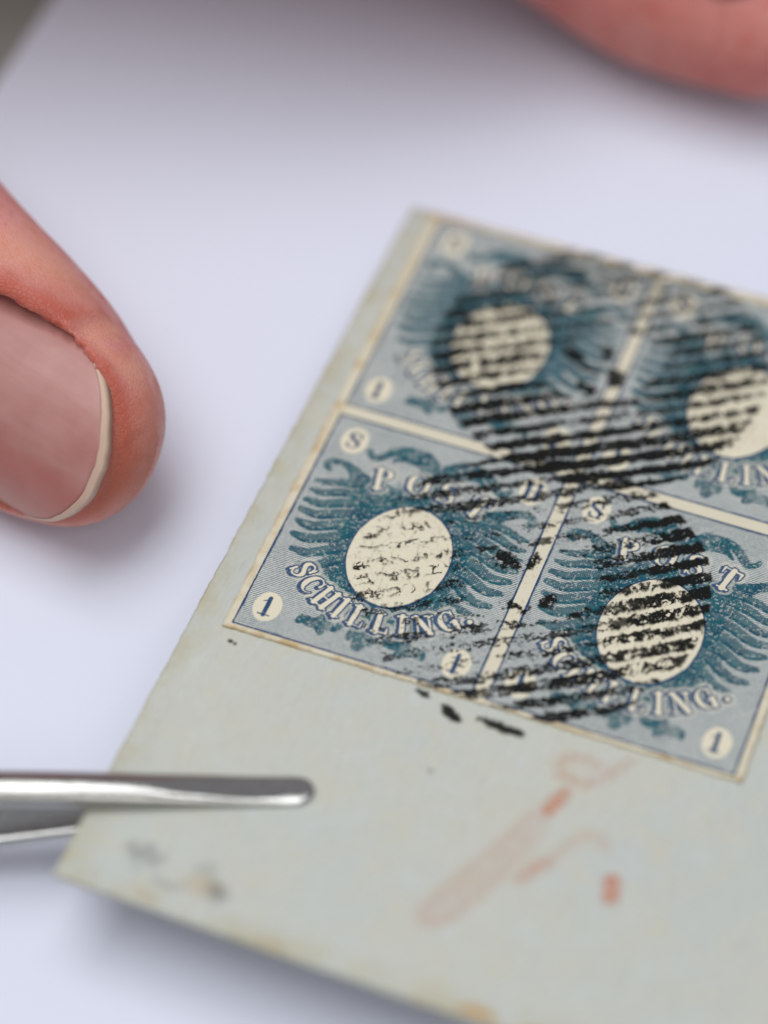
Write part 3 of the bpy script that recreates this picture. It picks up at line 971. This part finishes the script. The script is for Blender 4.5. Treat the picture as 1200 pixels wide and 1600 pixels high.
def loft_arm(name, path, secs, parent, mat, side_ref):
    """path of centre points; secs(k) -> ring of (across, up) offsets; closed ends"""
    P = [Vector(p) for p in path]
    rings = []
    for k, p in enumerate(P):
        t = (P[min(k + 1, len(P) - 1)] - P[max(k - 1, 0)]).normalized()
        a = t.cross(side_ref).normalized()          # across
        u = a.cross(t).normalized()
        rings.append([tuple(p + a * x + u * y) for x, y in secs(k)])
    m = len(rings[0])
    V = [q for r in rings for q in r]
    F = []
    for k in range(len(rings) - 1):
        for i in range(m):
            F.append([k * m + i, k * m + (i + 1) % m, (k + 1) * m + (i + 1) % m, (k + 1) * m + i])
    F.append(list(range(m))[::-1])
    F.append([(len(rings) - 1) * m + i for i in range(m)])
    me = bpy.data.meshes.new(name)
    me.from_pydata(V, [], F)
    me.materials.append(mat)
    for p in me.polygons:
        p.use_smooth = True
    o = obj(name, me, parent)
    return o


tw = empty('tweezers', Matrix.Identity(4))
tag(tw, 'steel stamp tweezers with a rounded spade tip gripping the letter corner', 'tweezers')
NORM = (PM.to_3x3() @ Vector((0, 0, 1))).normalized()
TIP = Vector((1.105, -1.178, 0.0))
DIR = Vector((-0.930, -0.385, 0.0)).normalized()    # along the arms, away from the tip, in the letter's plane


def arm_path(hs, n=70, length=11.0):
    out = []
    for k in range(n):
        s = length * (k / (n - 1)) ** 1.6
        q = TIP + DIR * s
        out.append((paper_pt(q.x, q.y, np.interp(s, *hs)), s))
    return out


up_path = arm_path(([0, 0.3, 1.0, 2.2, 5, 8, 11], [0.020, 0.024, 0.052, 0.115, 0.30, 0.34, 0.10]))
lo_path = arm_path(([0, 0.3, 1.0, 2.2, 5, 8, 11], [-0.045, -0.055, -0.13, -0.33, -0.56, -0.48, -0.04]))
A24 = np.linspace(0, 2 * np.pi, 28, endpoint=False)


def sec_up(k):
    s = up_path[k][1]
    wd = 0.118 * math.sqrt(max(1 - max(0, 1 - s / 0.13) ** 2, 0.002)) + 0.022 * min(s / 2.0, 1)
    th = np.interp(s, [0, 0.25, 0.9, 1.6, 3], [0.014, 0.022, 0.062, 0.095, 0.105])
    x, y = wd * np.cos(A24), th * np.sin(A24)
    # the ground facet: a plane cut tilted away to the far side
    cut = np.interp(s, [0, 0.5, 1.0, 1.4], [0.010, 0.012, 0.05, 0.12])
    lean = -0.12
    y = np.minimum(y, cut + lean * x)
    return list(zip(x, y))


def sec_lo(k):
    s = lo_path[k][1]
    wd = 0.125 * math.sqrt(max(1 - max(0, 1 - s / 0.14) ** 2, 0.002)) + 0.05 * min(s / 2.5, 1)
    th = np.interp(s, [0, 0.3, 1.5, 3], [0.012, 0.02, 0.05, 0.06])
    x = wd * np.sign(np.cos(A24)) * np.abs(np.cos(A24)) ** 0.5
    y = th * np.sign(np.sin(A24)) * np.abs(np.sin(A24)) ** 0.6
    return list(zip(x, y))


a1 = loft_arm('upper_arm', [p for p, s in up_path], sec_up, tw, M_STEEL, NORM)
a2 = loft_arm('lower_arm', [p for p, s in lo_path], sec_lo, tw, M_STEEL, NORM)


# ------------------------------------------------------------------ the hand
def tube(path, radii, flat=None, n=22):
    """closed tube along a smooth path; radii (across, up) pairs"""
    P = catmull3(path, 7)
    R = np.array([r if isinstance(r, (tuple, list)) else (r, r) for r in radii], float)
    tt = np.linspace(0, 1, len(P))
    R = np.c_[np.interp(tt, np.linspace(0, 1, len(R)), R[:, 0]), np.interp(tt, np.linspace(0, 1, len(R)), R[:, 1])]
    rings, th = [], np.linspace(0, 2 * np.pi, n, endpoint=False)
    up = np.array([0, 0, 1.0]) if flat is None else np.array(flat, float)
    N = len(P)

    def frame(k):
        t = P[min(k + 1, N - 1)] - P[max(k - 1, 0)]
        t /= np.linalg.norm(t)
        a = np.cross(t, up)
        a /= np.linalg.norm(a)
        return t, a, np.cross(a, t)
    t, a, u = frame(0)
    for q in (0.15, 0.5, 0.8):
        c = math.sqrt(1 - (1 - q) ** 2)
        rings.append(P[0] - t * R[0].mean() * (1 - q) + np.outer(np.cos(th), a) * R[0, 0] * c + np.outer(np.sin(th), u) * R[0, 1] * c)
    for k in range(N):
        t, a, u = frame(k)
        rings.append(P[k] + np.outer(np.cos(th), a) * R[k, 0] + np.outer(np.sin(th), u) * R[k, 1])
    t, a, u = frame(N - 1)
    for q in (0.8, 0.5, 0.15):
        c = math.sqrt(1 - (1 - q) ** 2)
        rings.append(P[-1] + t * R[-1].mean() * (1 - q) + np.outer(np.cos(th), a) * R[-1, 0] * c + np.outer(np.sin(th), u) * R[-1, 1] * c)
    return rings_mesh(np.array(rings))


def catmull3(pts, n):
    P = np.array(pts, float)
    E = np.vstack([2 * P[0] - P[1], P, 2 * P[-1] - P[-2]])
    out = []
    for i in range(1, len(E) - 2):
        for t in np.linspace(0, 1, n, endpoint=False):
            a, b, c, d = E[i - 1], E[i], E[i + 1], E[i + 2]
            out.append(0.5 * (2 * b + (c - a) * t + (2 * a - 5 * b + 4 * c - d) * t * t + (3 * b - a - 3 * c + d) * t ** 3))
    out.append(E[-2])
    return np.array(out)


def rings_mesh(R):
    K, n, _ = R.shape
    V = np.vstack([R.reshape(-1, 3), R[0].mean(0), R[-1].mean(0)])
    F = []
    for k in range(K - 1):
        for i in range(n):
            F.append([k * n + i, k * n + (i + 1) % n, (k + 1) * n + (i + 1) % n, (k + 1) * n + i])
    for i in range(n):
        F.append([K * n, (i + 1) % n, i])
        F.append([K * n + 1, (K - 1) * n + i, (K - 1) * n + (i + 1) % n])
    return V, F


# thumb frame: x runs to the tip, y across the nail, z out of the nail
TEX = np.array([0.9165, -0.3473, 0.0045])
TEY = np.array([0.2184, 0.5865, 0.7659])
TEZ = np.array([-0.27, -0.7043, 0.6163])
TEX, TEY, TEZ = (q / np.linalg.norm(q) for q in (TEX, TEY, TEZ))
TB = np.c_[TEX, TEY, TEZ]
TSC = 0.965
TOFF = np.array([-1.058, 0.777, 0.861])
to_w = lambda L: (np.atleast_2d(L) * TSC) @ TB.T + TOFF
to_l = lambda Wd: ((Wd - TOFF) @ TB) / TSC


def nail_top(x):
    return 0.60 + 0.2 * np.clip((-x - .6) / 2, 0, 1) - .12 * np.clip((x + 1.1), 0, 2) ** 2


def thumb_rings():
    xs = -np.concatenate([np.linspace(0.03, 1, 24) ** 1.7, np.linspace(1.06, 5.4, 46)])
    th = np.linspace(0, 2 * np.pi, 44, endpoint=False)
    out = []
    for x in xs:
        k = math.sqrt(max(1 - max((x + 1.3) / 1.3, 0) ** 2.2, 0))
        grow = min(max((-x - .8) / 2.5, 0), 1)
        a = (0.93 + 0.30 * grow) * k ** .9
        bt = (0.60 + 0.20 * min(max((-x - .6) / 2, 0), 1)) * k ** .85
        bb = 0.86 * k ** .9
        s = np.sin(th)
        c = np.cos(th)
        y = a * np.sign(c) * np.abs(c) ** 0.95 + 0.30 * grow
        z = np.where(s > 0, bt * s, bb * s)
        out.append(to_w(np.c_[np.full(44, x), y, z]))
    return rings_mesh(np.array(out))


parts = [thumb_rings()]
IP = to_w((-4.3, 0.30, 0.0))[0]
parts.append(tube([tuple(IP), (-6.3, 3.3, 1.7), (-8.4, 4.7, 2.7), (-11.0, 6.2, 3.4)], [(1.15, 0.95), (1.35, 1.15), (1.8, 1.4), (1.8, 1.5)]))
parts.append(tube([(2.05, 6.93, 0.82), (1.05, 7.03, 0.92), (0.2, 7.05, 1.38), (-1.3, 6.45, 3.0), (-3.3, 6.0, 3.75), (-5.5, 5.9, 4.1)], [(0.72, 0.64), (0.80, 0.72), (0.83, 0.77), (0.95, 0.92), (1.0, 0.98), (1.25, 1.15)]))
parts.append(tube([(2.9, 8.75, 0.80), (1.9, 8.9, 1.0), (1.1, 8.85, 1.5), (-0.9, 8.1, 3.8), (-3.2, 7.7, 4.5), (-5.4, 7.5, 4.6)], [(0.74, 0.66), (0.82, 0.74), (0.85, 0.8), (0.97, 0.94), (1.0, 1.0), (1.25, 1.15)]))
parts.append(tube([(2.1, 10.5, 0.78), (1.2, 10.65, 1.0), (0.4, 10.6, 1.5), (-1.4, 9.5, 3.6), (-3.6, 8.8, 4.2), (-5.7, 8.7, 4.3)], [(0.70, 0.62), (0.78, 0.70), (0.8, 0.76), (0.92, 0.9), (0.95, 0.95), (1.2, 1.1)]))
parts.append(tube([(0.2, 12.0, 0.68), (-0.7, 12.1, 0.9), (-1.4, 12.0, 1.4), (-2.9, 11.2, 2.9), (-4.6, 10.6, 3.5), (-6.4, 10.3, 3.7)], [(0.6, 0.54), (0.68, 0.6), (0.7, 0.66), (0.8, 0.78), (0.85, 0.85), (1.1, 1.0)]))
for my, ex, ez in ((6.0, -5.3, 4.05), (7.6, -5.2, 4.5), (8.9, -5.5, 4.3), (10.1, -6.3, 3.8)):
    parts.append(tube([(ex, my, ez), (-8.5, my * 0.8 + 1.6, ez - 0.2), (-12.5, 8.0 + (my - 8) * 0.3, 3.7)], [(1.25, 1.1), (1.35, 1.2), (1.5, 1.3)]))
parts.append(tube([(-11.5, 7.8, 3.65), (-14.5, 8.1, 3.6), (-21, 8.6, 3.8)], [(2.7, 1.7), (2.6, 1.8), (3.2, 2.6)]))

Vh, Fh, off = [], [], 0
for V_, F_ in parts:
    Vh.append(V_)
    Fh += [[i + off for i in f] for f in F_]
    off += len(V_)
tmp = bpy.data.meshes.new('hand')
tmp.from_pydata(np.vstack(Vh).tolist(), [], Fh)
tmp.update()
ho = bpy.data.objects.new('hand', tmp)
COL.objects.link(ho)
rm = ho.modifiers.new('union', 'REMESH')
rm.mode = 'VOXEL'
rm.voxel_size = 0.042
sm = ho.modifiers.new('soft', 'SMOOTH')
sm.factor = 0.5
sm.iterations = 6
dg = bpy.context.evaluated_depsgraph_get()
me = bpy.data.meshes.new_from_object(ho.evaluated_get(dg))
ho.modifiers.clear()
ho.data = me
me.name = 'hand'
n = len(me.vertices)
co = np.empty(n * 3, np.float32)
me.vertices.foreach_get('co', co)
co = co.reshape(-1, 3).astype(float)
no = np.empty(n * 3, np.float32)
me.vertices.foreach_get('normal', no)
no = no.reshape(-1, 3).astype(float)
L = to_l(co)
x, y, z = L.T
# nail bed outline: rounded at the cuticle, curved at the free edge
NW = 0.81
YC = 0.0
yy = np.clip((y - YC) / NW, -1, 1)
x_free = -0.10 - 0.56 * np.abs(yy) ** 2.0 - 0.38 * np.abs(yy) ** 9
x_cut = -1.95 + 0.42 * np.abs(yy) ** 2.6
side = (np.abs(y - YC) - NW)
d_in = np.maximum(np.maximum(x - x_free, x_cut - x), side)
onnail = (z > -0.15) & (x > -2.6)
near = np.exp(-((d_in - 0.075) / 0.075) ** 2) * onnail * (x < -0.10)
nail_z = lambda xx, yv: nail_top(xx) - (1.0 - np.sqrt(np.maximum(1.0 - yv ** 2, 0.01)))
bed = onnail & (d_in < 0.0)
target = nail_z(x, y) - 0.045
L2 = L.copy()
L2[:, 2] = np.where(bed, np.minimum(z, target) * sstep(0, -0.05, d_in) + z * (1 - sstep(0, -0.05, d_in)), z)
co2 = to_w(L2)
distal = sstep(-0.6, -0.2, x)
co2 += no * (near * (0.045 * (1 - 0.75 * distal)) * sstep(-0.2, 0.1, z) * sstep(-0.75, -0.3, y))[:, None]
# skin folds across the thumb joint and gentle unevenness
fold = (x > -4.6) & (x < -2.2) & (z > -0.2)
cre = sum(np.exp(-((x - c0 + 0.10 * np.sin(y * 3 + c0)) / 0.05) ** 2) for c0 in (-2.75, -3.05, -3.3, -3.55))
co2 -= no * (fold * cre * 0.03)[:, None]
co2 += no * ((fbm(co[:, 0] + co[:, 2] * 0.7, co[:, 1] - co[:, 2] * 0.4, 1.1, 44, 3) - 0.5) * 0.07)[:, None]
co2[:, 2] = np.where(co2[:, 2] < 0.06, 0.003 + 0.057 * np.exp((np.minimum(co2[:, 2], 0.06) - 0.06) / 0.057), co2[:, 2])     # pulp pressed flat on the sheet
me.vertices.foreach_set('co', co2.astype(np.float32).ravel())
blush_shade = np.clip(np.exp(-((d_in - 0.05) / 0.06) ** 2) * onnail * 0.8 + np.exp(-((d_in - 0.1) / 0.2) ** 2) * onnail * 0.3 + 0.2 * (bed), 0, 1)
thumbish = np.clip(1 - np.linalg.norm(L - np.array([-0.4, -0.2, -0.3]), axis=1) / 1.0, 0, 1)
pale = 0.35 * thumbish + 0.35 * np.exp(-((d_in - 0.26) / 0.10) ** 2) * onnail
finger_shade = np.exp(-(((co[:, 0] - 1.2) / 2.2) ** 2 + ((co[:, 1] - 7.2) / 1.4) ** 2 + ((co[:, 2] - 0.8) / 1.2) ** 2))  # index finger lies in shade; the darkening is put into its skin colour
blush_shade = np.clip(blush_shade + 0.75 * finger_shade, 0, 1)
for nm, a in (('blush_shade', blush_shade), ('pale', pale)):
    at = me.attributes.new(nm, 'FLOAT', 'POINT')
    at.data.foreach_set('value', a.astype(np.float32))
me.materials.clear()
me.materials.append(M_SKIN)
me.polygons.foreach_set('use_smooth', np.ones(len(me.polygons), bool))
me.update()
tag(ho, 'bare hand resting its thumb and fingertip on the white sheet', 'hand')


# the nail plate: a curved shell with real thickness, its free edge a strip of its own
def nail_shell(name, s0, s1, mat, lift, thick, ns, nt):
    s, t = np.meshgrid(np.linspace(s0, s1, ns), np.linspace(-1, 1, nt))
    yv = t * NW + YC
    xf = -0.06 - 0.56 * np.abs(t) ** 2.0 - 0.38 * np.abs(t) ** 9
    xc = -1.95 + 0.42 * np.abs(t) ** 2.6
    xv = xc + (xf - xc) * s
    zv = nail_z(xv, yv) + lift - 0.035 * np.abs(t) ** 8
    rag = (fbm(t * 3, t * 0, 2.0, 91, 4) - 0.5) * 0.035 * (1 - np.abs(t) ** 6)
    xv = xv + rag * sstep(0.9, 1.0, s)
    top = to_w(np.c_[xv.ravel(), yv.ravel(), zv.ravel()])
    bot = to_w(np.c_[xv.ravel(), yv.ravel(), (zv - thick).ravel()])
    ix = np.arange(ns * nt).reshape(nt, ns)
    q = np.stack([ix[:-1, :-1], ix[:-1, 1:], ix[1:, 1:], ix[1:, :-1]], -1).reshape(-1, 4)
    ring = np.concatenate([ix[0, :], ix[1:, -1], ix[-1, -2::-1], ix[-2:0:-1, 0]])
    nx = np.roll(ring, -1)
    N_ = ns * nt
    qs = np.stack([ring, ring + N_, nx + N_, nx], -1)
    moon = sstep(0.30, 0.0, s.ravel()) * 0.0 + sstep(-0.25, -1.0, t.ravel()) * 0.8
    uv = np.c_[xv.ravel(), yv.ravel(), moon, np.ones(N_)]
    return mesh_np(name, np.r_[top, bot], np.r_[q, q[:, ::-1] + N_, qs], mat, True, {'nail_uv': np.r_[uv, uv]})


nail = obj('thumbnail', nail_shell('thumbnail', 0.0, 0.980, M_NAIL, 0.0, 0.05, 50, 60), ho)
obj('free_edge', nail_shell('free_edge', 0.981, 1.012, M_NAILEDGE, 0.006, 0.07, 10, 60), nail)


# the other fingers' nails, small curved plates on the back of each tip
def finger_nail(tip, nxt, ra, ru):
    ex = np.array(tip, float) - np.array(nxt, float)
    ex /= np.linalg.norm(ex)
    up = np.array([0, 0, 1.0]) - ex * ex[2]
    up /= np.linalg.norm(up)
    ey = np.cross(up, ex)
    s_, t_ = np.meshgrid(np.linspace(0, 1, 24), np.linspace(-1, 1, 25))
    hw_ = ra * 0.66
    yv = t_ * hw_
    xf = 0.34 - 0.22 * np.abs(t_) ** 2 - 0.14 * np.abs(t_) ** 9
    xc = -0.78 + 0.22 * np.abs(t_) ** 2.6
    xv = xc + (xf - xc) * s_
    k = np.sqrt(1 - np.clip(xv / 0.80, 0, 0.9) ** 2)
    zv = ru * k * np.sqrt(1 - (yv / (ra * 1.02)) ** 2) + 0.012 + 0.03 * sstep(0.7, 1, s_) - 0.03 * (1 - s_) ** 6
    grid = np.array(tip, float) + xv[..., None] * ex + yv[..., None] * ey + zv[..., None] * up
    top = grid.reshape(-1, 3)
    bot = top - up * 0.06
    nt, ns = s_.shape
    ix = np.arange(ns * nt).reshape(nt, ns)
    q = np.stack([ix[:-1, :-1], ix[:-1, 1:], ix[1:, 1:], ix[1:, :-1]], -1).reshape(-1, 4)
    ring_ = np.concatenate([ix[0, :], ix[1:, -1], ix[-1, -2::-1], ix[-2:0:-1, 0]])
    nx = np.roll(ring_, -1)
    N_ = ns * nt
    qs = np.stack([ring_, ring_ + N_, nx + N_, nx], -1)
    uv = np.c_[xv.ravel(), yv.ravel(), 0.8 * sstep(0.88, 0.95, s_.ravel()), np.ones(N_)]
    obj('fingernail', mesh_np('fingernail', np.r_[top, bot], np.r_[q, q[:, ::-1] + N_, qs], M_NAIL, True, {'nail_uv': np.r_[uv, uv]}), ho)


finger_nail((1.72, 6.98, 0.86), (1.05, 7.03, 0.92), 0.74, 0.67)
finger_nail((2.9, 8.75, 0.80), (1.9, 8.9, 1.0), 0.74, 0.66)
finger_nail((2.1, 10.5, 0.78), (1.2, 10.65, 1.0), 0.70, 0.62)
finger_nail((0.2, 12.0, 0.68), (-0.7, 12.1, 0.9), 0.60, 0.54)
